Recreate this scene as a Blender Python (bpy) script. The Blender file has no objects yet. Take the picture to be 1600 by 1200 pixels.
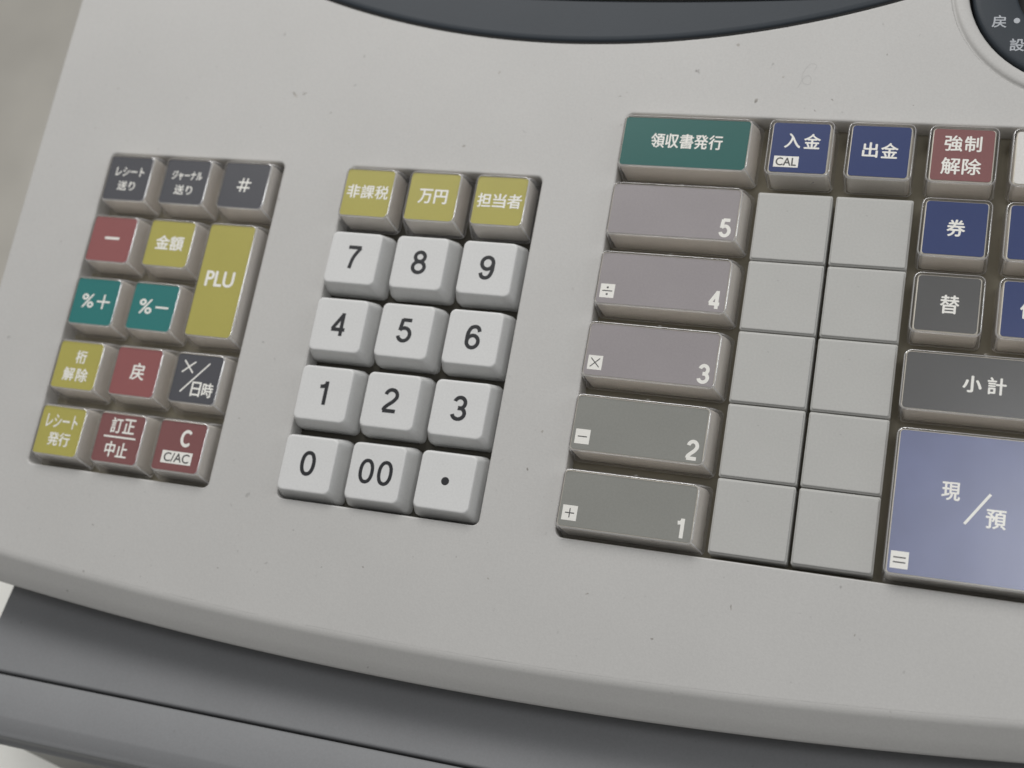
import bpy, bmesh, math, random
from mathutils import Vector, Matrix
from mathutils.geometry import tessellate_polygon

random.seed(7)
SC = bpy.context.scene
COL = SC.collection
MM = 0.001
TILT = math.radians(14)          # the keyboard panel slopes down towards the clerk
REG_Z = 105 * MM                 # height of the key tops at the panel origin
RX = Matrix.Rotation(TILT, 4, 'X')
REG = Matrix.Translation((0, 0, REG_Z)) @ RX


def vec(x, y, z):
    return Vector((x * MM, y * MM, z * MM))


# ------------------------------------------------------------------ camera
cam_data = bpy.data.cameras.new('camera')
cam = bpy.data.objects.new('camera', cam_data)
COL.objects.link(cam)
SC.camera = cam
right = Vector((0.94806942, 0.17685417, -0.26436146))
down = Vector((0.10030124, -0.9549894, -0.27916824))
fwd = Vector((-0.30183446, 0.23815509, -0.92313494))
cl = Matrix.Identity(4)
for r in range(3):
    cl[r][0], cl[r][1], cl[r][2] = right[r], -down[r], -fwd[r]
cl.translation = vec(148.10, -126.06, 297.64)
cam.matrix_world = REG @ cl
cam_data.sensor_width = 36
cam_data.lens = 45
cam_data.clip_start = 0.01
cam_data.clip_end = 50
cam_data.dof.use_dof = True
cam_data.dof.focus_distance = 0.306
cam_data.dof.aperture_fstop = 13.0

# ------------------------------------------------------------------ world and lamps
world = bpy.data.worlds.new('World')
SC.world = world
world.use_nodes = True
nt = world.node_tree
bg = nt.nodes['Background']
tc = nt.nodes.new('ShaderNodeTexCoord')
sep = nt.nodes.new('ShaderNodeSeparateXYZ')
ramp = nt.nodes.new('ShaderNodeValToRGB')
mp = nt.nodes.new('ShaderNodeMapRange')
mp.inputs[1].default_value = -1
mp.inputs[2].default_value = 1
nt.links.new(tc.outputs['Generated'], sep.inputs[0])
nt.links.new(sep.outputs['Z'], mp.inputs[0])
nt.links.new(mp.outputs[0], ramp.inputs[0])
nt.links.new(ramp.outputs[0], bg.inputs[0])
ramp.color_ramp.elements[0].color = (0.30, 0.29, 0.28, 1)
ramp.color_ramp.elements[1].color = (0.64, 0.64, 0.64, 1)
e = ramp.color_ramp.elements.new(0.5)
e.color = (0.50, 0.49, 0.475, 1)
bg.inputs[1].default_value = 0.37


def area(name, loc, target, sx, sy, power, col):
    d = bpy.data.lights.new(name, 'AREA')
    d.shape = 'RECTANGLE'
    d.size, d.size_y = sx, sy
    d.energy = power
    d.color = col
    o = bpy.data.objects.new(name, d)
    COL.objects.link(o)
    o.location = loc
    o.rotation_euler = (Vector(target) - Vector(loc)).to_track_quat('-Z', 'Y').to_euler()
    return o


area('ceiling_light_back', (-0.36, 0.79, 1.24), (0, 0, 0.1), 1.0, 0.60, 15.8, (1.0, 0.985, 0.968))
area('rim_highlight_lamp', (1.75, 0.35, 1.05), (0.05, 0, 0.1), 0.35, 1.0, 5.0, (0.96, 0.98, 1.0))  # added lamp that puts bright glints on the right rims of the covers
area('ceiling_light_right', (0.445, -0.2465, 1.60), (0.1, -0.05, 0.1), 0.33, 0.44, 4.2, (0.97, 0.98, 1.0))

SC.view_settings.view_transform = 'Standard'
SC.view_settings.look = 'None'
SC.view_settings.exposure = 0.0
SC.view_settings.gamma = 1.0
SC.view_settings.use_curve_mapping = False
SC.cycles.max_bounces = 16
SC.cycles.transparent_max_bounces = 24
SC.cycles.use_denoising = True


# ------------------------------------------------------------------ materials
def new_mat(name):
    m = bpy.data.materials.new(name)
    m.use_nodes = True
    n = m.node_tree
    return m, n, n.nodes['Principled BSDF']


def plastic(name, col, rough=0.45, grain=0.06, grain_scale=2600, var=0.03, specks=0.0, spec=0.4, mottle=60):
    m, n, b = new_mat(name)
    L = n.links
    t = n.nodes.new('ShaderNodeTexCoord')
    noise = n.nodes.new('ShaderNodeTexNoise')
    noise.inputs['Scale'].default_value = mottle
    noise.inputs['Detail'].default_value = 6
    L.new(t.outputs['Object'], noise.inputs['Vector'])
    mr = n.nodes.new('ShaderNodeMapRange')
    mr.inputs[1].default_value, mr.inputs[2].default_value = 0.3, 0.7
    mr.inputs[3].default_value, mr.inputs[4].default_value = 1 - var, 1 + var
    L.new(noise.outputs[0], mr.inputs[0])
    mul = n.nodes.new('ShaderNodeMix')
    mul.data_type = 'RGBA'
    mul.blend_type = 'MULTIPLY'
    mul.inputs[0].default_value = 1
    mul.inputs[6].default_value = (*col, 1)
    L.new(mr.outputs[0], mul.inputs[7])
    out = mul.outputs[2]
    if grain > 0:
        fg = n.nodes.new('ShaderNodeTexNoise')
        fg.inputs['Scale'].default_value = 1900
        fg.inputs['Detail'].default_value = 1
        L.new(t.outputs['Object'], fg.inputs['Vector'])
        fr_ = n.nodes.new('ShaderNodeMapRange')
        fr_.inputs[1].default_value, fr_.inputs[2].default_value = 0.25, 0.75
        fr_.inputs[3].default_value, fr_.inputs[4].default_value = 0.965, 1.035
        L.new(fg.outputs[0], fr_.inputs[0])
        m2 = n.nodes.new('ShaderNodeMix')
        m2.data_type = 'RGBA'
        m2.blend_type = 'MULTIPLY'
        m2.inputs[0].default_value = 1
        L.new(out, m2.inputs[6])
        L.new(fr_.outputs[0], m2.inputs[7])
        out = m2.outputs[2]
    if specks > 0:
        # small scattered dirt: distorted voronoi cells of which only a few are kept
        wob = n.nodes.new('ShaderNodeTexNoise')
        wob.inputs['Scale'].default_value = 700
        L.new(t.outputs['Object'], wob.inputs['Vector'])
        mixv = n.nodes.new('ShaderNodeMix')
        mixv.data_type = 'VECTOR'
        mixv.inputs[0].default_value = 0.0022
        L.new(t.outputs['Object'], mixv.inputs[4])
        L.new(wob.outputs[1], mixv.inputs[5])
        for sc, keep, rad, dark in ((70, 0.72, 0.055, 0.75), (190, 0.70, 0.10, 0.42), (420, 0.72, 0.13, 0.25)):
            v = n.nodes.new('ShaderNodeTexVoronoi')
            v.inputs['Scale'].default_value = sc
            L.new(mixv.outputs[1], v.inputs['Vector'])
            sx = n.nodes.new('ShaderNodeSeparateColor')
            L.new(v.outputs['Color'], sx.inputs[0])
            k = n.nodes.new('ShaderNodeMapRange')
            k.inputs[1].default_value, k.inputs[2].default_value = keep, 1.0
            k.inputs[3].default_value, k.inputs[4].default_value = 0.0, 1.0
            L.new(sx.outputs[0], k.inputs[0])
            d = n.nodes.new('ShaderNodeMapRange')
            d.inputs[1].default_value, d.inputs[2].default_value = rad * 0.3, rad
            d.inputs[3].default_value, d.inputs[4].default_value = 1.0, 0.0
            L.new(v.outputs['Distance'], d.inputs[0])
            p = n.nodes.new('ShaderNodeMath')
            p.operation = 'MULTIPLY'
            L.new(k.outputs[0], p.inputs[0])
            L.new(d.outputs[0], p.inputs[1])
            p2 = n.nodes.new('ShaderNodeMath')
            p2.operation = 'MULTIPLY'
            p2.inputs[1].default_value = dark * specks
            L.new(p.outputs[0], p2.inputs[0])
            mx = n.nodes.new('ShaderNodeMix')
            mx.data_type = 'RGBA'
            mx.inputs[7].default_value = (0.07, 0.06, 0.05, 1)
            L.new(p2.outputs[0], mx.inputs[0])
            L.new(out, mx.inputs[6])
            out = mx.outputs[2]
    L.new(out, b.inputs['Base Color'])
    b.inputs['Roughness'].default_value = rough
    b.inputs['Specular IOR Level'].default_value = spec
    if grain > 0:
        g = n.nodes.new('ShaderNodeTexNoise')
        g.inputs['Scale'].default_value = grain_scale
        g.inputs['Detail'].default_value = 2
        L.new(t.outputs['Object'], g.inputs['Vector'])
        bp = n.nodes.new('ShaderNodeBump')
        bp.inputs['Strength'].default_value = grain
        bp.inputs['Distance'].default_value = 0.0002
        L.new(g.outputs[0], bp.inputs['Height'])
        L.new(bp.outputs[0], b.inputs['Normal'])
    return m


def clear_plastic(name, haze, r0, r90, rough, tint):
    m, n, b = new_mat(name)
    n.nodes.remove(b)
    L = n.links
    tr = n.nodes.new('ShaderNodeBsdfTransparent')
    tr.inputs[0].default_value = tint
    gl = n.nodes.new('ShaderNodeBsdfGlossy')
    gl.inputs['Roughness'].default_value = rough
    df = n.nodes.new('ShaderNodeBsdfDiffuse')
    df.inputs[0].default_value = (0.86, 0.85, 0.86, 1)
    lw = n.nodes.new('ShaderNodeLayerWeight')      # same reflectance from both sides of the thin sheet
    lw.inputs['Blend'].default_value = 0.5
    pw = n.nodes.new('ShaderNodeMath')
    pw.operation = 'POWER'
    pw.inputs[1].default_value = 4.0
    fr = n.nodes.new('ShaderNodeMapRange')
    fr.inputs[3].default_value, fr.inputs[4].default_value = r0, r90
    L.new(lw.outputs['Facing'], pw.inputs[0])
    L.new(pw.outputs[0], fr.inputs[0])
    t = n.nodes.new('ShaderNodeTexCoord')
    ns = n.nodes.new('ShaderNodeTexNoise')
    ns.inputs['Scale'].default_value = 45
    L.new(t.outputs['Object'], ns.inputs['Vector'])
    bp = n.nodes.new('ShaderNodeBump')
    bp.inputs['Strength'].default_value = 0.03
    bp.inputs['Distance'].default_value = 0.0004
    L.new(ns.outputs[0], bp.inputs['Height'])
    L.new(bp.outputs[0], gl.inputs['Normal'])
    L.new(bp.outputs[0], lw.inputs['Normal'])
    m1 = n.nodes.new('ShaderNodeMixShader')
    m1.inputs[0].default_value = haze
    L.new(tr.outputs[0], m1.inputs[1])
    L.new(df.outputs[0], m1.inputs[2])
    m2 = n.nodes.new('ShaderNodeMixShader')
    L.new(fr.outputs[0], m2.inputs[0])
    L.new(m1.outputs[0], m2.inputs[1])
    L.new(gl.outputs[0], m2.inputs[2])
    L.new(m2.outputs[0], n.nodes['Material Output'].inputs['Surface'])
    return m


M = {
    'housing': plastic('housing_plastic', (0.494, 0.488, 0.472), 0.5, 0.10, 2600, 0.022, 1.0, 0.4, 28),
    'white_key': plastic('numeric_key_plastic', (0.635, 0.637, 0.628), 0.42, 0.05, 2600, 0.02, 0.5, 0.4, 60),
    'ivory': plastic('key_body_plastic', (0.79, 0.75, 0.66), 0.45, 0.03, 2000, 0.04),
    'blank': plastic('blank_key_plastic', (0.448, 0.446, 0.426), 0.5, 0.08, 2600, 0.025, 1.2, 0.4, 45),
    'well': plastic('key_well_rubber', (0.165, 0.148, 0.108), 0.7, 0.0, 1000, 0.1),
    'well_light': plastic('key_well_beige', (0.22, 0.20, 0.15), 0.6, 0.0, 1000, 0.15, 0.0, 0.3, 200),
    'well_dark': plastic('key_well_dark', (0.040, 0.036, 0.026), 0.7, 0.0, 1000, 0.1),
    'yellow': plastic('card_olive_yellow', (0.44, 0.40, 0.095), 0.4, 0.04, 4000, 0.03, 0.0, 0.22),
    'slate': plastic('card_slate', (0.075, 0.077, 0.090), 0.4, 0.04, 4000, 0.04, 0.0, 0.22),
    'red': plastic('card_dull_red', (0.30, 0.100, 0.100), 0.4, 0.04, 4000, 0.03, 0.0, 0.22),
    'maroon': plastic('card_maroon', (0.225, 0.085, 0.085), 0.4, 0.04, 4000, 0.03, 0.0, 0.22),
    'teal': plastic('card_teal', (0.016, 0.19, 0.185), 0.4, 0.04, 4000, 0.03, 0.0, 0.22),
    'green': plastic('card_green', (0.003, 0.110, 0.098), 0.4, 0.04, 4000, 0.03, 0.0, 0.22),
    'blue': plastic('card_blue', (0.015, 0.036, 0.150), 0.4, 0.04, 4000, 0.03, 0.0, 0.22),
    'mauve_sheen': plastic('card_grey_mauve_sheen', (0.325, 0.300, 0.312), 0.4, 0.04, 4000, 0.03, 0.0, 0.22),  # purple sheen of the upper covers is put into this card colour
    'grey': plastic('card_green_grey', (0.262, 0.265, 0.246), 0.4, 0.04, 4000, 0.03, 0.0, 0.22),  # card grey lifted to hold the milky sheen of its cover
    'charcoal': plastic('card_charcoal', (0.085, 0.085, 0.085), 0.4, 0.04, 4000, 0.04, 0.0, 0.22),
    'paper': plastic('card_white', (0.74, 0.73, 0.71), 0.5, 0.02, 4000, 0.02),
    'cream': plastic('legend_white', (0.88, 0.87, 0.83), 0.5, 0.0, 1000, 0.02),
    'ink': plastic('legend_black', (0.016, 0.017, 0.020), 0.5, 0.0, 1000, 0.02),
    'dial_ink': plastic('legend_pale_grey', (0.42, 0.44, 0.47), 0.5, 0.0, 1000, 0.02),
    'scuff': plastic('scuff_grime', (0.335, 0.32, 0.295), 0.7, 0.0, 1000, 0.35, 0.0, 0.3, 500),
    'pencil': plastic('pencil_mark', (0.40, 0.395, 0.38), 0.6, 0.0, 1000, 0.1),
    'bezel': plastic('display_bezel_plastic', (0.032, 0.040, 0.049), 0.5, 0.10, 3000, 0.03, 0.3, 0.3),
    'window': plastic('display_window', (0.008, 0.009, 0.010), 0.15, 0.0, 1000, 0.02),
    'black': plastic('black_recess', (0.006, 0.006, 0.006), 0.7, 0.0, 1000, 0.02),
    'drawer': plastic('drawer_grey_plastic', (0.222, 0.226, 0.232), 0.62, 0.08, 2600, 0.02, 0.8, 0.25),
    'drawer_low': plastic('drawer_body_paint', (0.21, 0.205, 0.19), 0.5, 0.05, 2600, 0.03),
    'counter': plastic('counter_laminate', (0.74, 0.74, 0.70), 0.4, 0.03, 900, 0.02),
    'floor': plastic('floor_vinyl', (0.66, 0.635, 0.575), 0.6, 0.02, 300, 0.08, 0.0, 0.3, 9),
}
M['clear'] = clear_plastic('clear_cover_plastic', 0.014, 0.045, 0.75, 0.24, (0.985, 0.983, 0.975, 1))
M['clear_side'] = clear_plastic('clear_cover_side', 0.13, 0.07, 0.80, 0.12, (0.95, 0.94, 0.95, 1))  # extra haze and tint stand in for reflections on the side walls
M['clear_highlight'] = clear_plastic('clear_cover_highlight', 0.50, 0.34, 0.90, 0.08, (0.93, 0.925, 0.91, 1))  # white haze paints the highlights along rim, foot and corners


def cash_material():
    """glossy film over the big blue card: wavy, so a lamp spreads over it"""
    m = plastic('card_periwinkle_film', (0.130, 0.155, 0.300), 0.36, 0.0, 1000, 0.08, 0.0, 0.5, 90)  # base colour carries the pale veil of light reflected across this key
    n = m.node_tree
    L = n.links
    b = n.nodes['Principled BSDF']
    t = n.nodes.new('ShaderNodeTexCoord')
    mp_ = n.nodes.new('ShaderNodeMapping')
    mp_.inputs['Rotation'].default_value = (0, 0, 0.25)
    mp_.inputs['Scale'].default_value = (1.0, 0.22, 1.0)
    g = n.nodes.new('ShaderNodeTexNoise')
    g.inputs['Scale'].default_value = 90
    g.inputs['Detail'].default_value = 4
    L.new(t.outputs['Object'], mp_.inputs[0])
    L.new(mp_.outputs[0], g.inputs['Vector'])
    mr = n.nodes.new('ShaderNodeMapRange')                     # wiped smears in the gloss
    mr.inputs[1].default_value, mr.inputs[2].default_value = 0.3, 0.7
    mr.inputs[3].default_value, mr.inputs[4].default_value = 0.29, 0.40
    L.new(g.outputs[0], mr.inputs[0])
    L.new(mr.outputs[0], b.inputs['Roughness'])
    return m


M['cash'] = cash_material()


# ------------------------------------------------------------------ mesh helpers
def link(name, mesh, mats, parent=None, loc=None):
    o = bpy.data.objects.new(name, mesh)
    COL.objects.link(o)
    if not mesh.materials:
        for m in (mats if isinstance(mats, (list, tuple)) else [mats]):
            mesh.materials.append(m)
    if parent is not None:
        o.parent = parent
    if loc is not None:
        o.location = loc
    return o


def mesh_from(bm, name, smooth=True, recalc=True):
    if recalc:
        bmesh.ops.recalc_face_normals(bm, faces=bm.faces)
    me = bpy.data.meshes.new(name)
    for f in bm.faces:
        f.smooth = smooth and len(f.verts) <= 4
    bm.to_mesh(me)
    bm.free()
    return me


def rrect(w, h, r, cx=0.0, cy=0.0, n=6):
    pts = []
    r = min(r, w / 2 - 1e-3, h / 2 - 1e-3)
    for qx, qy, a0 in ((1, 1, 0), (-1, 1, 90), (-1, -1, 180), (1, -1, 270)):
        ox, oy = cx + qx * (w / 2 - r), cy + qy * (h / 2 - r)
        for k in range(n + 1):
            a = math.radians(a0 + 90 * k / n)
            pts.append((ox + r * math.cos(a), oy + r * math.sin(a)))
    return pts


def loft(bm, rings, cap_top=True, cap_bottom=False, flip=False):
    """rings: list of (points2d, z); all rings with the same count"""
    prev = None
    first = None
    for pts, z in rings:
        vs = [bm.verts.new(vec(x, y, z)) for x, y in pts]
        if prev:
            n = len(vs)
            for i in range(n):
                q = (prev[i], prev[(i + 1) % n], vs[(i + 1) % n], vs[i])
                bm.faces.new(tuple(reversed(q)) if flip else q)
        else:
            first = vs
        prev = vs
    if cap_top:
        bm.faces.new(prev)
    if cap_bottom:
        bm.faces.new(list(reversed(first)))


def offset_loop(pts, d):
    """offset a closed ccw loop outward by d"""
    n = len(pts)
    out = []
    for i in range(n):
        x0, y0 = pts[i - 1]
        x1, y1 = pts[(i + 1) % n]
        tx, ty = x1 - x0, y1 - y0
        l = math.hypot(tx, ty) or 1
        out.append((pts[i][0] + ty / l * d, pts[i][1] - tx / l * d))
    return out


def flat_fill(bm, loops, z):
    pl = [[Vector((x, y, 0)) for x, y in lp] for lp in loops]
    flat = [v for lp in pl for v in lp]
    vs = [bm.verts.new(vec(v.x, v.y, z)) for v in flat]
    for tri in tessellate_polygon(pl):
        a, b, c = tri
        n = (flat[b] - flat[a]).cross(flat[c] - flat[a])
        if abs(n.z) < 1e-9:
            continue
        try:
            bm.faces.new([vs[i] for i in (tri if n.z > 0 else reversed(tri))])
        except ValueError:
            pass


def box(bm, x0, x1, y0, y1, z0, z1, bev=0.0, seg=3):
    r = bmesh.ops.create_cube(bm, size=1.0)
    for v in r['verts']:
        v.co = vec(x0 if v.co.x < 0 else x1, y0 if v.co.y < 0 else y1, z0 if v.co.z < 0 else z1)
    if bev:
        es = list({e for v in r['verts'] for e in v.link_edges})
        bmesh.ops.bevel(bm, geom=es, offset=bev * MM, segments=seg, affect='EDGES', profile=0.5)


# ------------------------------------------------------------------ lettering
_font_cache = {}


def glyphs(s):
    """flat triangulated outline of a string in the built-in font, normalised to a unit box"""
    if s in _font_cache:
        return _font_cache[s]
    cu = bpy.data.curves.new('lettering_source', 'FONT')
    cu.body = s
    cu.size = 1
    cu.resolution_u = 6
    o = bpy.data.objects.new('lettering_source', cu)
    COL.objects.link(o)
    bpy.context.view_layer.update()
    dg = bpy.context.evaluated_depsgraph_get()
    me = bpy.data.meshes.new_from_object(o.evaluated_get(dg), depsgraph=dg)
    vs = [(v.co.x, v.co.y) for v in me.vertices]
    fs = [tuple(p.vertices) for p in me.polygons]
    bpy.data.objects.remove(o)
    bpy.data.curves.remove(cu)
    bpy.data.meshes.remove(me)
    x0, x1 = min(v[0] for v in vs), max(v[0] for v in vs)
    y0, y1 = min(v[1] for v in vs), max(v[1] for v in vs)
    vs = [((x - (x0 + x1) / 2) / max(x1 - x0, 1e-6), (y - (y0 + y1) / 2) / max(y1 - y0, 1e-6)) for x, y in vs]
    _font_cache[s] = (vs, fs)
    return vs, fs


def catmull(P, n=10):
    out = []
    Q = [P[0]] + list(P) + [P[-1]]
    for i in range(1, len(Q) - 2):
        p0, p1, p2, p3 = Q[i - 1], Q[i], Q[i + 1], Q[i + 2]
        for k in range(n):
            t = k / n
            out.append(tuple(0.5 * (2 * p1[j] + (p2[j] - p0[j]) * t + (2 * p0[j] - 5 * p1[j] + 4 * p2[j] - p3[j]) * t * t
                                    + (3 * p1[j] - p0[j] - 3 * p2[j] + p3[j]) * t ** 3) for j in (0, 1)))
    out.append(P[-1])
    return out


def ell(cx, cy, rx, ry, a0, a1, n=36, p=1.0):
    out = []
    for k in range(n + 1):
        a = math.radians(a0 + (a1 - a0) * k / n)
        c, s = math.cos(a), math.sin(a)
        out.append((cx + rx * math.copysign(abs(c) ** p, c), cy + ry * math.copysign(abs(s) ** p, s)))
    return out


# grotesque numerals drawn as strokes on a 0.6 x 1 body (stroke centre lines inside 0.06 .. 0.94)
DIGITS = {
    '0': [ell(.30, .50, .235, .44, 0, 360, 48, .9)],
    '1': [[(.36, 1.0), (.36, 0)], catmull([(.10, .765), (.24, .785), (.325, .86), (.35, .96)])],
    '2': [ell(.30, .695, .225, .245, 172, -20, 26) + catmull([(.50, .60), (.40, .46), (.22, .30), (.105, .17), (.07, .06)])[1:], [(.04, .055), (.55, .055)]],
    '3': [ell(.29, .715, .205, .225, 165, -78, 26) + [(.24, .50)], [(.24, .51)] + ell(.29, .285, .235, .23, 82, -168, 30)],
    '4': [[(.43, 1.0), (.43, 0)], [(.43, .93), (.06, .30)], [(.02, .275), (.58, .275)]],
    '5': [[(.52, .945), (.15, .945)], [(.16, .98), (.105, .49)], catmull([(.10, .50), (.18, .575), (.29, .605)]) + ell(.29, .325, .235, .275, 88, -165, 34)],
    '6': [ell(.30, .31, .225, .255, 0, 360, 44), catmull([(.525, .74), (.46, .89), (.32, .945), (.17, .87), (.085, .65), (.075, .40), (.085, .28)])],
    '7': [[(.03, .945), (.57, .945)], catmull([(.545, .93), (.40, .70), (.28, .42), (.21, 0.0)])],
    '8': [ell(.30, .735, .195, .205, 0, 360, 40), ell(.30, .285, .235, .235, 0, 360, 40)],
    '9': [ell(.30, .69, .225, .255, 0, 360, 44), catmull([(.075, .26), (.14, .11), (.28, .055), (.43, .13), (.515, .35), (.525, .60), (.515, .72)])],
}


class Ink:
    """collects flat lettering just above a surface; each piece a hair above the last so none coincide"""

    def __init__(self, z=0.03):
        self.bm = bmesh.new()
        self.z = z

    def _face(self, pts, mi):
        f = self.bm.faces.new([self.bm.verts.new(vec(x, y, self.z)) for x, y in pts])
        f.normal_update()
        if f.normal.z < 0:
            f.normal_flip()
        f.material_index = mi

    def step(self):
        self.z += 0.0025

    def text(self, s, cx, cy, w, h, bold=0.0, mi=0, shear=0.0):
        vs, fs = glyphs(s)
        offs = [(0, 0)]
        if bold:
            offs = [(-bold, 0), (bold, 0), (0, bold * .8), (0, -bold * .8)]
        bold *= 0.75 if any(c in '課税額解除領書強替預' for c in s) else 1.25
        w2, h2 = w - 2 * bold, h - 2 * bold * .8
        for dx, dy in offs:
            bv = [self.bm.verts.new(vec(cx + x * w2 + dx + shear * y * h2, cy + y * h2 + dy, self.z)) for x, y in vs]
            for f in fs:
                try:
                    nf = self.bm.faces.new([bv[i] for i in f])
                except ValueError:
                    continue
                nf.normal_update()
                if nf.normal.z < 0:
                    nf.normal_flip()
                nf.material_index = mi
            self.step()

    def stroke(self, pts, wd, mi=0):
        n = len(pts)
        closed = n > 3 and math.hypot(pts[0][0] - pts[-1][0], pts[0][1] - pts[-1][1]) < 1e-6
        L, R = [], []
        for i in range(n):
            a = pts[i - 1] if i else (pts[-2] if closed else pts[0])
            b = pts[i + 1] if i < n - 1 else (pts[1] if closed else pts[-1])
            tx, ty = b[0] - a[0], b[1] - a[1]
            l = math.hypot(tx, ty) or 1
            nx, ny = -ty / l * wd / 2, tx / l * wd / 2
            L.append(self.bm.verts.new(vec(pts[i][0] + nx, pts[i][1] + ny, self.z)))
            R.append(self.bm.verts.new(vec(pts[i][0] - nx, pts[i][1] - ny, self.z)))
        for i in range(n - 1):
            f = self.bm.faces.new((R[i], R[i + 1], L[i + 1], L[i]))
            f.normal_update()
            if f.normal.z < 0:
                f.normal_flip()
            f.material_index = mi
        self.step()

    def digits(self, s, cx, cy, h, wd, mi=0, sx=1.0, gap=0.10):
        adv = (0.6 + gap) * h * sx
        x = cx - adv * (len(s) - 1) / 2
        for ch in s:
            for st in DIGITS[ch]:
                self.stroke([(x + (px - .30) * h * sx, cy + (py - .5) * h) for px, py in st], wd, mi)
            x += adv

    def line(self, x0, y0, x1, y1, wd, mi=0):
        self.stroke([(x0, y0), (x1, y1)], wd, mi)

    def rect(self, cx, cy, w, h, mi=0):
        self._face([(cx - w / 2, cy - h / 2), (cx + w / 2, cy - h / 2), (cx + w / 2, cy + h / 2), (cx - w / 2, cy + h / 2)], mi)
        self.step()

    def dot(self, cx, cy, r, mi=0):
        self._face([(cx + r * math.cos(2 * math.pi * k / 28), cy + r * math.sin(2 * math.pi * k / 28)) for k in range(28)], mi)
        self.step()

    def done(self, name, mats, parent):
        me = bpy.data.meshes.new(name)
        self.bm.to_mesh(me)
        self.bm.free()
        return link(name, me, mats, parent)


# ------------------------------------------------------------------ floor and counter
bm = bmesh.new()
box(bm, -4000, 4000, -4000, 4000, -780, -750)
fl = link('floor', mesh_from(bm, 'floor', False), M['floor'])
fl['kind'] = 'structure'

bm = bmesh.new()
outline = [(-190, 420), (-190, -30), (-700, -30), (-700, -480), (900, -480), (900, 420)]
loft(bm, [(outline, -30), (outline, 0)], True, True)
ctr = link('counter', mesh_from(bm, 'counter', False), M['counter'])
ctr['label'] = 'white laminate counter top under the grey cash drawer'
ctr['category'] = 'counter'
bm = bmesh.new()
box(bm, -180, 880, -440, 400, -750, -30.5)
link('cabinet', mesh_from(bm, 'counter_cabinet', False), M['counter'], ctr)

# ------------------------------------------------------------------ cash drawer (stands on the counter)
drawer = bpy.data.objects.new('cash_drawer', None)
COL.objects.link(drawer)
drawer['label'] = 'dark grey cash drawer lying under the front edge of the beige register'
drawer['category'] = 'cash drawer'
DX0, DX1 = -93.6, 205.0
bm = bmesh.new()
box(bm, DX0, DX1, -134.7, 300, 8, 56, 0.8)
link('cabinet', mesh_from(bm, 'drawer_cabinet'), M['drawer'], drawer)
# front: flat top strip, soft crease, rolled edge, pale lip
prof = [(-133.5, 12), (-133.5, 56.0), (-133.75, 56.7), (-134.4, 57.0), (-144.3, 57.0), (-145.0, 56.85)]
prof += [(-147.9, 55.5), (-148.6, 55.05)]
for k in range(1, 6):
    a = math.radians(60 - 55 * k / 5)
    prof.append((-148.3 - 1.3 * math.cos(a), 53.9 + 1.3 * math.sin(a)))
prof += [(-149.65, 52.0), (-149.9, 51.2), (-150.5, 50.9), (-150.8, 50.4), (-150.8, 49.3), (-150.5, 48.9), (-146.0, 48.9), (-146.0, 12)]
bm = bmesh.new()
xs = [(DX0 + 6, 3.0), (DX0 + 2.2, 1.2), (DX0 + 0.6, 0.4), (DX0, 0.0)]
cols = []
n_ = len(prof)
for x, s in [(DX0 + 0.2, 0.6), (DX0 + 1.2, 0.1), (DX0 + 2.0, 0.0), (DX1 - 2.0, 0.0), (DX1 - 0.2, 0.6)]:
    cols.append([bm.verts.new(vec(x, y - 1.8 + (s if y < -140 else 0), z - 1.0 - s * 0.3)) for y, z in prof])
for a, b in zip(cols, cols[1:]):
    for i in range(n_ - 1):
        bm.faces.new((a[i], b[i], b[i + 1], a[i + 1]))
bm.faces.new(cols[0])
bm.faces.new(list(reversed(cols[-1])))
link('drawer_front', mesh_from(bm, 'drawer_front'), M['drawer'], drawer)
bm = bmesh.new()
box(bm, -87.5, 198, -150.2, -148.0, 8, 47.0, 0.5)
link('lower_panel', mesh_from(bm, 'drawer_lower_panel'), M['drawer_low'], drawer)
bm = bmesh.new()
box(bm, -80, 190, -142, 290, 0, 8)
link('foot', mesh_from(bm, 'drawer_foot', False), M['black'], drawer)  # black colour stands in for the shade of the recess below the drawer

# ------------------------------------------------------------------ the register
reg = bpy.data.objects.new('cash_register', None)
COL.objects.link(reg)
reg.matrix_world = REG
reg['label'] = 'beige cash register with a sloping panel of coloured and white keys'
reg['category'] = 'cash register'
PZ = -2.5                                      # panel surface below the key tops

# outline of the flat panel (ccw), its front edge a shallow arc
XL, XR, YT = -111.2, 212.0, 175.0
ACX, ACY, AR = 45.2, 1187.54, 1304.5


def arc_y(x):
    return ACY - math.sqrt(AR * AR - (x - ACX) ** 2)


RC = 20.0
outer = []
# left side going down, corner, front arc, corner, right side up
nL = 24
for k in range(nL):
    y = YT - (YT - (arc_y(XL + RC) + RC)) * k / nL
    outer.append((XL - 0.9 * math.sin(math.pi * min(max((y + 110) / 285, 0), 1)) + 0.45, y))
for k in range(11):
    a = math.radians(180 + 90 * k / 10)
    outer.append((XL + RC + RC * math.cos(a) + 0.45 * (1 - k / 10), arc_y(XL + RC) + RC + RC * math.sin(a)))
for k in range(1, 60):
    x = XL + RC + (XR - XL - 2 * RC) * k / 60
    outer.append((x, arc_y(x)))
for k in range(11):
    a = math.radians(270 + 90 * k / 10)
    outer.append((XR - RC + RC * math.cos(a), arc_y(XR - RC) + RC + RC * math.sin(a)))
for k in range(1, 12):
    outer.append((XR, arc_y(XR - RC) + RC + (YT - arc_y(XR - RC) - RC) * k / 12))
outer.append((XR, YT))
for k in range(1, 10):
    outer.append((XR - (XR - XL) * k / 10, YT))

U = 19.05
openings = [
    rrect(58.4, 95.6, 2.2, -57.2, -38.5),
    rrect(57.0, 95.3, 2.2, 19.9, -38.45),
    rrect(115.2, 114.6, 2.4, 124.8, -28.7),
]
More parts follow.
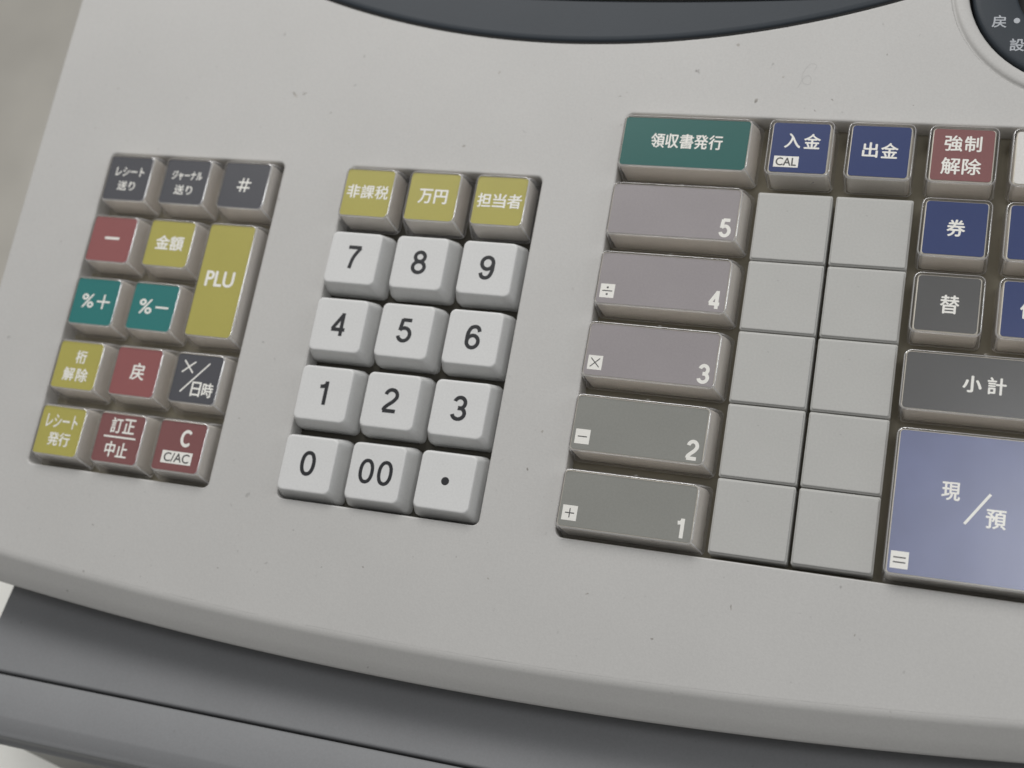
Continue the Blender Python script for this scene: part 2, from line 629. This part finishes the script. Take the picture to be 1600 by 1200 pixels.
# dark display bezel: lower edge a circle arc
BCX, BCY, BR = 50.81, 298.66, 250.56


def bezel_outline(shrink=0.0):
    r = BR - shrink
    pts = []
    xa, xb = -43 + shrink, 141.5 - shrink
    for k in range(61):
        x = xa + (xb - xa) * k / 60
        pts.append((x, BCY - math.sqrt(r * r - (x - BCX) ** 2)))
    pts += [(xb, 100), (xb, 112 - shrink)]
    pts += [(xb + (xa - xb) * k / 8, 112 - shrink) for k in range(1, 8)]
    pts += [(xa, 112 - shrink), (xa, 100)]
    return pts


bez = bezel_outline()
DCX, DCY, DR = 178.58, 68.31, 28.72


def circle(cx, cy, r, n=72):
    return [(cx + r * math.cos(2 * math.pi * k / n), cy + r * math.sin(2 * math.pi * k / n)) for k in range(n)]


def roll_out(pts, d):
    """like offset_loop, but the sides of the case are tighter than its front lip"""
    n = len(pts)
    out = []
    for i in range(n):
        x0, y0 = pts[i - 1]
        x1, y1 = pts[(i + 1) % n]
        tx, ty = x1 - x0, y1 - y0
        l = math.hypot(tx, ty) or 1
        k = 0.22 + 0.78 * (tx / l) ** 2
        out.append((pts[i][0] + ty / l * d * k, pts[i][1] - tx / l * d * k))
    return out


bm = bmesh.new()
RINGR = DR + 4.3
flat_fill(bm, [outer] + openings + [bez, circle(DCX, DCY, RINGR)], PZ)
# outer rolled edge and skirt
rings = [(roll_out(outer, -0.35), PZ + 0.0003), (outer, PZ)]
r1 = 4.0
for k in range(1, 11):
    a = math.radians(31 * k / 10)
    rings.append((roll_out(outer, r1 * math.sin(a)), PZ - r1 * (1 - math.cos(a))))
o_end = r1 * math.sin(math.radians(31))
z_end = PZ - r1 * (1 - math.cos(math.radians(31)))
rings += [(roll_out(outer, o_end + 3.1), z_end - 1.86), (roll_out(outer, o_end + 6.2), z_end - 3.75),
          (roll_out(outer, o_end + 6.65), z_end - 4.2), (roll_out(outer, o_end + 6.7), z_end - 4.8), (roll_out(outer, o_end + 6.4), z_end - 5.6),
          (roll_out(outer, o_end + 4.4), z_end - 11.0), (roll_out(outer, o_end + 3.6), z_end - 11.6), (roll_out(outer, o_end + 1.0), z_end - 11.6),
          (roll_out(outer, o_end - 1.5), z_end - 5.0), (roll_out(outer, -3.0), PZ - 3.0)]
loft(bm, rings, cap_top=False, flip=True)
# rims of the three key openings
for op in openings:
    rg = [(offset_loop(op, 0.25), PZ + 0.0003), (op, PZ)]
    rr = 0.5
    for k in range(1, 6):
        a = math.radians(84 * k / 5)
        rg.append((offset_loop(op, -rr * math.sin(a)), PZ - rr * (1 - math.cos(a))))
    rg.append((offset_loop(op, -0.55), PZ - 1.2))
    rg.append((offset_loop(op, -0.60), PZ - 7.0))
    loft(bm, rg, cap_top=False)
rg = [(offset_loop(bez, 0.25), PZ + 0.0003), (bez, PZ), (offset_loop(bez, -0.12), PZ - 0.06), (offset_loop(bez, -0.2), PZ - 0.3), (offset_loop(bez, -0.2), PZ - 5)]
loft(bm, rg, cap_top=False)
# raised ring round the mode switch
rg = []
for r_, z_ in ((RINGR + .3, .0003), (RINGR, 0), (RINGR - .12, -.22), (RINGR - .45, -.25), (RINGR - .75, .15), (RINGR - 1.2, .45), (RINGR - 1.8, .55), (DR + 1.2, .52), (DR + .5, .35), (DR + .12, -.05), (DR, -.7), (DR, -6)):
    rg.append((circle(DCX, DCY, r_), PZ + z_))
loft(bm, rg, cap_top=False)
link('housing', mesh_from(bm, 'register_housing', True, False), M['housing'], reg)

# lower body of the register, set back under the overhanging panel
base_out = offset_loop(outer, -16)
bm = bmesh.new()
world_base = []
loft(bm, [(base_out, -12), (base_out, -20)], True, True)
bm2 = bmesh.new()
# footprint dropped vertically to the drawer: sheared so that its bottom is level
bot = []
for x, y in base_out:
    p = REG @ vec(x, y, -12)
    bot.append((p.x / MM, p.y / MM, p.z / MM))
inv = REG.inverted()
vs_t = [bm2.verts.new(vec(x, y, -12)) for x, y in base_out]
vs_b = [bm2.verts.new(inv @ vec(x, y, 56.05)) for x, y, z in bot]
for i in range(len(vs_t)):
    j = (i + 1) % len(vs_t)
    bm2.faces.new((vs_t[i], vs_t[j], vs_b[j], vs_b[i]))
bm2.faces.new(vs_b)
bm.free()
link('base', mesh_from(bm2, 'register_base', False), M['housing'], reg)

# dark membrane under the keys
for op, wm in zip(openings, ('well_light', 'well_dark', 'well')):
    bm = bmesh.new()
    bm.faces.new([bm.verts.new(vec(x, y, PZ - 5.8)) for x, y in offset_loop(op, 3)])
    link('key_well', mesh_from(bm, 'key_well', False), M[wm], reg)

# display bezel
bz = bezel_outline(1.0)
bm = bmesh.new()
loft(bm, [(bz, PZ - 5), (bz, PZ - 0.7), (offset_loop(bz, -0.25), PZ - 0.25), (offset_loop(bz, -0.8), PZ - 0.05), (offset_loop(bz, -1.6), PZ)], cap_top=False)
win = [(x, y) for x, y in ell(62, 98, 92, 36, 180, 360, 40)]
wtop = [(x, 98 + 0.0) for x in (148, 100, 62, 20)]
# slightly rising face up to the window
inner = offset_loop(bz, -1.6)
flat_fill(bm, [inner], PZ)
db = link('display_bezel', mesh_from(bm, 'display_bezel'), M['bezel'], reg)
bm = bmesh.new()
sl = bezel_outline(0.25)
loft(bm, [(sl, PZ - 5), (sl, PZ - .55), (offset_loop(sl, -.15), PZ - .45), (offset_loop(sl, -1.3), PZ - .45)], cap_top=False)
link('rim_gap_shade', mesh_from(bm, 'rim_gap_shade'), M['black'], db)  # black strip painting the shade inside the gap round the bezel
bm = bmesh.new()
wl = []
for k in range(41):
    x = -14 + 130 * k / 40 + 12
    wl.append((x, 61.3 + (x - 64) ** 2 / 1800))
wl += [(128, 104), (-2, 104)]
loft(bm, [(wl, PZ + 0.02), (offset_loop(wl, -0.2), PZ + 0.25), (offset_loop(wl, -0.6), PZ + 0.32)], cap_top=True)
link('display_window', mesh_from(bm, 'display_window'), M['window'], db)

# mode switch dial
bm = bmesh.new()
rg = [(circle(DCX, DCY, r_), PZ + z_) for r_, z_ in ((DR - .9, -5), (DR - .9, -1.3), (DR - 1.1, -.8), (DR - 1.6, -.5), (DR - 2.6, -.4), (18.2, -.4), (17.6, -.55), (17.4, -1.2), (17.4, -5))]
loft(bm, rg, cap_top=False)
ms = link('mode_switch', mesh_from(bm, 'mode_switch'), M['bezel'], reg)
ms['label'] = 'round dark mode switch plate with pale lettering'
bm = bmesh.new()
loft(bm, [(circle(DCX, DCY, DR + .3), PZ - 5.2), (circle(DCX, DCY, 20), PZ - 5.2), (circle(DCX, DCY, 16), PZ - 4.0)])
link('lock_recess', mesh_from(bm, 'lock_recess'), M['black'], ms)
ink = Ink(PZ - 0.4 + 0.03)
ink.text('戻', 157.9, 57.2, 3.5, 3.5, 0.07, 0, 0.0)
ink.dot(161.95, 57.45, 0.75)
ink.text('設', 162.5, 50.75, 3.5, 3.5, 0.07, 0, 0.0)
ink.done('lettering', M['dial_ink'], ms)


# ------------------------------------------------------------------ keys
def white_key_mesh(w, h):
    bm = bmesh.new()
    bw, bh = w * U - 1.6, h * U - 2.0
    tw, th = w * U - 4.3, h * U - 4.3
    rings = [(rrect(bw, bh, 1.5), -8.5), (rrect(bw, bh, 1.5), -5.6), (rrect(bw - .2, bh - .2, 1.5), -5.0)]
    for f, z in ((0.36, -3.5), (0.64, -2.0), (0.80, -1.1)):
        rings.append((rrect(bw + (tw - bw) * f, bh + (th - bh) * f, 1.5), z))
    rings += [(rrect(tw + .16, th + .16, 1.5), -.46), (rrect(tw - .03, th - .03, 1.5), -.22), (rrect(tw - .30, th - .30, 1.45), -.08),
              (rrect(tw - .65, th - .65, 1.35), -.018), (rrect(tw - 1.0, th - 1.0, 1.25), -.003), (rrect(tw - 1.4, th - 1.4, 1.1), 0.0)]
    loft(bm, rings)
    return mesh_from(bm, 'numeric_keycap')


def body_mesh(w, h, dx, tw, th):
    bm = bmesh.new()
    bw, bh = w * U - 4.3, h * U - 3.9
    rings = [(rrect(bw, bh, 1.0), -9.2), (rrect(bw, bh, 1.0), -5.6)]
    for f, z in ((0.45, -2.9), (0.85, -.9)):
        rings.append((rrect(bw + (tw + .5 - bw) * f, bh + (th + .5 - bh) * f, .9, dx * f), z))
    rings += [(rrect(tw + .55, th + .55, .8, dx), -.45), (rrect(tw + .25, th + .25, .75, dx), -.2), (rrect(tw - .1, th - .1, .7, dx), -.15)]
    loft(bm, rings)
    return mesh_from(bm, 'key_body')


def cover_mesh(w, h, dx, tw, th, loose):
    bm = bmesh.new()
    bw, bh = w * U - (1.5 if loose == 0 else 2.4), h * U - (1.3 if loose == 0 else 1.9)
    cw, ch = tw + 0.7 + loose, th + 0.7 + loose * .6
    rings = [(rrect(bw, bh, 1.6), -7.0), (rrect(bw + .1, bh + .1, 1.6), -6.75), (rrect(bw, bh, 1.7), -6.5)]
    for f, z in ((0.40, -3.4), (0.80, -.95)):
        rings.append((rrect(bw + (cw + .5 - bw) * f, bh + (ch + .5 - bh) * f, 1.7, dx * f), z))
    rings += [(rrect(cw + .30, ch + .30, 1.7, dx), -.12), (rrect(cw + .12, ch + .12, 1.6, dx), .22), (rrect(cw - .12, ch - .12, 1.5, dx), .40), (rrect(cw - .32, ch - .32, 1.4, dx), .45)]
    loft(bm, rings)
    bm.faces.ensure_lookup_table()
    n = len(rings[0][0])
    for i, f in enumerate(bm.faces):
        ring, seg = divmod(i, n)
        # moulded foot, rolled rim and four corners carry painted pale highlights
        if ring < len(rings) - 1 and (ring < 2 or ring >= len(rings) - 4 or (ring >= 2 and seg % 7 in (3,))):
            f.material_index = 1
        elif ring < len(rings) - 1:
            f.material_index = 2
    if w == 2 and h == 1:
        box(bm, -.5, .5, th / 2 + .35, th / 2 + 1.15, -1.0, -.2, .1, 1)
    return mesh_from(bm, 'clear_cover')


def card_mesh(tw, th, dx):
    bm = bmesh.new()
    loft(bm, [(rrect(tw, th, .75, dx, 0, 4), -.12), (rrect(tw, th, .75, dx, 0, 4), .06)])
    return mesh_from(bm, 'label_card', False)


_mesh_cache = {}


def cached(kind, fn, *a):
    k = (kind,) + a
    if k not in _mesh_cache:
        _mesh_cache[k] = fn(*a)
    return _mesh_cache[k]


def card_key(name, col, row, w, h, card, label, lines=(), badge=None, dx=0.0, tw=None, th=None, loose=0.0):
    """a beige key under a clear cover with a coloured label card; col/row = grid cell of its top left"""
    tw = tw or (w * U - 5.1 if w == 1 else 32.4 if w == 2 else w * U - 5.1)
    th = th or (h * U - 5.6)
    cx, cy = (col + (w - 1) / 2) * U, (row - (h - 1) / 2) * U
    k = link(name, cached('body', body_mesh, w, h, dx, tw, th).copy() if False else cached('body', body_mesh, w, h, dx, tw, th), M['ivory'], reg, vec(cx, cy, 0))
    k['label'] = label
    k.rotation_euler = (random.uniform(-.006, .006), random.uniform(-.006, .006), random.uniform(-.004, .004))
    cm = card_mesh(tw, th, dx)
    link('label_card', cm, M[card], k)
    link('clear_cover', cached('cover', cover_mesh, w, h, dx, tw, th, loose), [M['clear'], M['clear_highlight'], M['clear_side']], k)
    if lines:
        ink = Ink(0.09)
        for l in lines:
            if l[0] == 'line':
                ink.line(dx + l[1], l[2], dx + l[3], l[4], l[5])
            elif l[0] == 'digit':
                ink.digits(l[1], dx + l[2], l[3], l[4], l[5], 0, l[6] if len(l) > 6 else 1.0)
            else:
                ink.text(l[0], dx + l[1], l[2], l[3], l[4], l[5] if len(l) > 5 else 0.10)
        ink.done('legend', M['cream'], k)
    if badge:
        bx, by, bw, bh, what = badge
        ink = Ink(0.09)
        ink.rect(dx + bx, by, bw, bh, 0)
        ink.z = 0.12
        if what == '+':
            ink.line(dx + bx - 1.15, by, dx + bx + 1.15, by, .26, 1)
            ink.line(dx + bx, by - 1.15, dx + bx, by + 1.15, .26, 1)
        elif what == '-':
            ink.line(dx + bx - 1.15, by, dx + bx + 1.15, by, .26, 1)
        elif what == 'x':
            ink.line(dx + bx - 1.15, by - 1.15, dx + bx + 1.15, by + 1.15, .24, 1)
            ink.line(dx + bx - 1.15, by + 1.15, dx + bx + 1.15, by - 1.15, .24, 1)
        elif what == '/':
            ink.line(dx + bx - 1.3, by, dx + bx + 1.3, by, .26, 1)
            ink.dot(dx + bx, by + .9, .28, 1)
            ink.dot(dx + bx, by - .9, .28, 1)
        elif what == '=':
            ink.line(dx + bx - 1.35, by + .55, dx + bx + 1.35, by + .55, .3, 1)
            ink.line(dx + bx - 1.35, by - .55, dx + bx + 1.35, by - .55, .3, 1)
        else:
            ink.text(what, dx + bx, by, bw * .84, bh * .74, 0.05, 1)
        ink.done('symbol_badge', [M['cream'], M['charcoal']], k)
    return k


# -- left block
F = 'function_key'
card_key(F, -4, 0, 1, 1, 'slate', 'slate key reading レシート送り, in the top left corner of the left block',
         [('レシート', .2, 2.1, 9.6, 2.9, .08), ('送り', .0, -2.3, 5.9, 3.0, .07)])
card_key(F, -3, 0, 1, 1, 'slate', 'slate key reading ジャーナル送り, between two slate keys',
         [('ジャーナル', .2, 1.9, 10.0, 2.9, .08), ('送り', .0, -2.5, 5.9, 3.0, .07)])
card_key(F, -2, 0, 1, 1, 'slate', 'slate key with a hash sign',
         [('line', -1.9, .9, 2.1, .9, .5), ('line', -2.1, -.7, 1.9, -.7, .5), ('line', -.9, -2.0, -.5, 2.2, .5), ('line', .5, -2.0, .9, 2.2, .5)])
card_key(F, -4, -1, 1, 1, 'red', 'red key with a minus sign', [('line', -2.3, .3, 2.5, .3, .75)])
card_key(F, -3, -1, 1, 1, 'yellow', 'olive yellow key reading 金額', [('金額', .1, .2, 9.0, 4.4, .14)])
card_key(F, -2, -1, 1, 2, 'yellow', 'tall olive yellow key reading PLU', [('PLU', -.3, .3, 9.0, 4.7, .14)], th=32.6)
card_key(F, -4, -2, 1, 1, 'teal', 'teal key reading percent plus',
         [('%', -2.3, .1, 4.2, 4.2, .10), ('line', .7, .1, 5.0, .1, .55), ('line', 2.85, -2.05, 2.85, 2.25, .55)])
card_key(F, -3, -2, 1, 1, 'teal', 'teal key reading percent minus', [('%', -2.3, .0, 4.4, 4.4, .10), ('line', .9, .0, 5.0, .0, .6)])
card_key(F, -4, -3, 1, 1, 'yellow', 'olive yellow key reading 桁解除', [('桁', .6, 2.5, 3.6, 3.9, .10), ('解', -2.1, -2.7, 3.7, 3.9, .10), ('除', 2.3, -2.7, 3.7, 3.9, .10)])
card_key(F, -3, -3, 1, 1, 'red', 'red key reading 戻', [('戻', .6, .2, 4.6, 5.0, .12)])
card_key(F, -2, -3, 1, 1, 'slate', 'slate key with a cross over 日時',
         [('line', -4.7, 4.9, -1.5, 1.5, .45), ('line', -4.9, 1.5, -1.2, 4.7, .45), ('line', -4.1, -4.0, 3.2, 4.6, .45), ('日', .6, -2.9, 3.0, 4.2, .10), ('時', 4.2, -2.9, 3.4, 4.2, .10)])
card_key(F, -4, -4, 1, 1, 'yellow', 'olive yellow key reading レシート発行', [('レシート', .0, 2.7, 10.2, 3.9, .08), ('発行', .4, -2.4, 7.2, 3.9, .10)])
card_key(F, -3, -4, 1, 1, 'maroon', 'dull red key reading 訂正 over 中止',
         [('訂', -1.6, 3.6, 3.6, 4.4, .10), ('正', 2.4, 3.6, 3.8, 4.2, .10), ('line', -4.8, .35, 5.2, .35, .5), ('中', -1.9, -3.1, 3.2, 4.4, .10), ('止', 1.9, -3.1, 3.6, 4.2, .10)])
card_key(F, -2, -4, 1, 1, 'maroon', 'dull red key reading C above a white C/AC badge', [('C', 1.3, 2.4, 3.2, 4.9, .22)], (-.1, -3.1, 9.2, 3.4, 'C/AC'))

# -- middle block: three cards over the white numeric keys
card_key(F, 0, 0, 1, 1, 'yellow', 'olive yellow key reading 非課税', [('非', -4.2, .3, 3.9, 4.0, .10), ('課', 0, .3, 3.9, 4.0, .08), ('税', 4.2, .3, 3.9, 4.0, .08)])
card_key(F, 1, 0, 1, 1, 'yellow', 'olive yellow key reading 万円', [('万', -2.0, .1, 4.1, 4.3, .12), ('円', 2.4, .1, 3.9, 4.2, .12)])
card_key(F, 2, 0, 1, 1, 'yellow', 'olive yellow key reading 担当者', [('担', -4.2, .0, 4.0, 4.1, .10), ('当', .0, .0, 3.8, 4.1, .10), ('者', 4.2, .0, 4.1, 4.1, .10)])
cap = white_key_mesh(1, 1)
pad = [('7', 0, -1), ('8', 1, -1), ('9', 2, -1), ('4', 0, -2), ('5', 1, -2), ('6', 2, -2), ('1', 0, -3), ('2', 1, -3), ('3', 2, -3), ('0', 0, -4), ('00', 1, -4), ('.', 2, -4)]
nk = None
for s, c, r in pad:
    if nk is None:
        k = nk = link('numeric_key', cap, M['white_key'], reg)
    else:
        k = nk.copy()
        COL.objects.link(k)
        k.parent = reg
    k.location = vec(c * U + random.uniform(-.1, .1), r * U + random.uniform(-.1, .1), random.uniform(-.15, .1))
    k.rotation_euler = (random.uniform(-.008, .008), random.uniform(-.008, .008), random.uniform(-.005, .005))
    k['label'] = 'white key with a centred black dot' if s == '.' else 'white key with a black %s' % s
    ink = Ink(0.03)
    if s == '.':
        ink.dot(.0, .1, 1.05)
    elif s == '00':
        ink.digits(s, .1, .1, 6.3, .95, 0, 1.08, 0.16)
    else:
        ink.digits(s, .1, .2, 6.4, 1.02, 0, 1.08)
    ink.done('legend', M['ink'], k)

# -- right block
card_key(F, 4, 1, 2, 1, 'green', 'wide dark green key reading 領収書発行',
         [(ch, -7.2 + 3.75 * i + .2, .4, 3.6, 4.1, .09) for i, ch in enumerate('領収書発行')], dx=-1.0, loose=.2)
for i, (n, card, bd) in enumerate((('5', 'mauve_sheen', None), ('4', 'mauve_sheen', '/'), ('3', 'mauve_sheen', 'x'), ('2', 'grey', '-'), ('1', 'grey', '+'))):
    desc = {'5': 'wide grey key with a white 5', '4': 'wide grey key with a white 4 and a division badge', '3': 'wide grey key with a white 3 and a times badge',
            '2': 'wide grey key with a white 2 and a minus badge', '1': 'wide grey key with a white 1 and a plus badge'}[n]
    card_key('department_key', 4, -i, 2, 1, card, desc, [('digit', n, 13.6, -3.6, 4.7, .90, .98)], (-13.6, -3.5, 3.7, 3.7, bd) if bd else None, dx=-1.0, loose=.3)
card_key(F, 6, 1, 1, 1, 'blue', 'blue key reading 入金 above a white CAL badge', [('入', -1.9, 1.9, 4.1, 4.1, .10), ('金', 2.9, 1.9, 4.2, 4.2, .10)], (-2.9, -3.9, 6.1, 3.0, 'CAL'), dx=-.5, loose=1.2)
card_key(F, 7, 1, 1, 1, 'blue', 'blue key reading 出金', [('出', -2.3, .3, 3.8, 4.1, .10), ('金', 2.3, .3, 4.2, 4.2, .10)], dx=-.2, loose=1.2)
card_key(F, 8, 1, 1, 1, 'maroon', 'dull red key reading 強制 over 解除',
         [('強', -2.3, 3.0, 4.2, 4.2, .09), ('制', 2.2, 3.0, 4.0, 4.2, .09), ('解', -2.5, -3.0, 4.4, 4.4, .09), ('除', 2.3, -3.0, 4.3, 4.3, .09)], loose=1.2)
card_key(F, 9, 1, 1, 1, 'paper', 'white key cut by the right edge of the photo', loose=1.2)
card_key(F, 8, 0, 1, 1, 'blue', 'blue key reading 券', [('券', .2, .1, 4.3, 4.4, .12)], loose=1.2)
card_key(F, 9, 0, 1, 1, 'blue', 'plain blue key beside the 券 key', loose=1.2)
card_key(F, 8, -1, 1, 1, 'charcoal', 'charcoal key reading 替', [('替', .5, -.1, 4.3, 4.6, .10)], loose=1.2)
card_key(F, 9, -1, 1, 1, 'blue', 'blue key beside the 替 key with lettering cut by the photo edge', [('信', -1.0, .0, 4.4, 4.4, .12)], loose=1.2)
card_key(F, 8, -2, 2, 1, 'charcoal', 'wide charcoal key reading 小計', [('小', -1.4, .2, 4.3, 4.1, .14), ('計', 3.9, .2, 4.2, 4.2, .10)], dx=-1.0, loose=.4)
card_key(F, 8, -3, 2, 2, 'cash', 'large shiny periwinkle blue key reading 現／預',
         [('現', -4.7, 3.4, 4.1, 4.3, .10), ('line', -1.3, -3.6, 3.7, 3.7, .62), ('預', 5.2, -1.8, 4.3, 4.3, .10)], (-14.2, -13.5, 3.9, 3.9, '='), dx=0.0, tw=33.4, th=33.0, loose=.6)


def blank_mesh():
    bm = bmesh.new()
    w, h = 18.3, 18.1
    loft(bm, [(rrect(w, h, .5), -7.5), (rrect(w, h, .5), -.42), (rrect(w - .1, h - .1, .5), -.32), (rrect(w - .7, h - .7, .5), -.30),
              (rrect(w - .75, h - .75, .5), -.06), (rrect(w - .95, h - .95, .45), 0), (rrect(w - 1.4, h - 1.4, .4), 0.002)])
    return mesh_from(bm, 'blank_key')


bk = None
for c, x in enumerate((114.1, 133.25)):
    for r in range(5):
        if bk is None:
            k = bk = link('blank_key', blank_mesh(), M['blank'], reg)
        else:
            k = bk.copy()
            COL.objects.link(k)
            k.parent = reg
        k.location = vec(x, -1.45 - 18.45 * r, -2.0 - random.uniform(0, .12))
        k.rotation_euler = (random.uniform(-.004, .004), random.uniform(-.004, .004), random.uniform(-.003, .003))

# faint pencil scribble on the panel above the keys
ink = Ink(PZ + 0.02)
ink.stroke(catmull([(114.6, 42.2), (115.0, 43.5), (113.6, 44.0), (112.2, 42.2), (111.7, 40.2), (112.3, 38.4), (113.9, 38.2), (114.0, 39.9), (113.1, 40.6), (112.0, 39.6), (111.1, 37.2)], 8), .13)
ink.done('pencil_scribble', M['pencil'], reg)

# small scuffs and dirt marks on the panel
ink = Ink(PZ + 0.02)
marks = [(117.8, 10.9, .5, .3), (94.3, 48.9, .55, 1.2), (-18.0, 24.8, .45, .4), (-30.4, 30.0, 1.3, .1), (-27.6, 30.4, .9, .2), (30.0, 39.0, .5, .5), (107, 40, .5, .3), (101, 33, .7, .9),
         (120, 34, .4, .5), (132, 47, .35, .5), (65, 33, .5, .2), (24, 16.5, .5, 1.0), (116, 30.8, .35, .5), (-24, -66, .35, .5), (58, -70, .45, .9), (53, -98, .4, .5), (20, -100, .35, .8),
         (78, -98, .5, .2), (112, -96, .7, .1), (95, -106, .45, .7), (140, -98, .4, .4), (60, -60, .4, 1.2), (-60, -100, .4, .4), (-20, -106, .3, .4), (-95, -20, .4, .4), (-90, 30, .4, .8)]
for i in range(14):
    x, y = random.uniform(-100, 175), random.choice([random.uniform(-108, -92), random.uniform(30, 45), random.uniform(14, 40)])
    if y < 30 and x > 60:
        continue
    marks.append((x, y, random.uniform(.12, .3), random.uniform(.2, 1.2)))
for x, y, r, sq in marks:
    ang = random.uniform(0, math.pi)
    pts = []
    for k in range(11):
        a = 2 * math.pi * k / 11
        rr = r * random.uniform(.55, 1.15)
        px, py = rr * math.cos(a), rr * math.sin(a) * (.25 + .6 * sq / 1.2)
        pts.append((x + px * math.cos(ang) - py * math.sin(ang), y + px * math.sin(ang) + py * math.cos(ang)))
    ink._face(pts, 0)
ink.done('surface_scuffs', M['scuff'], reg)['kind'] = 'stuff'
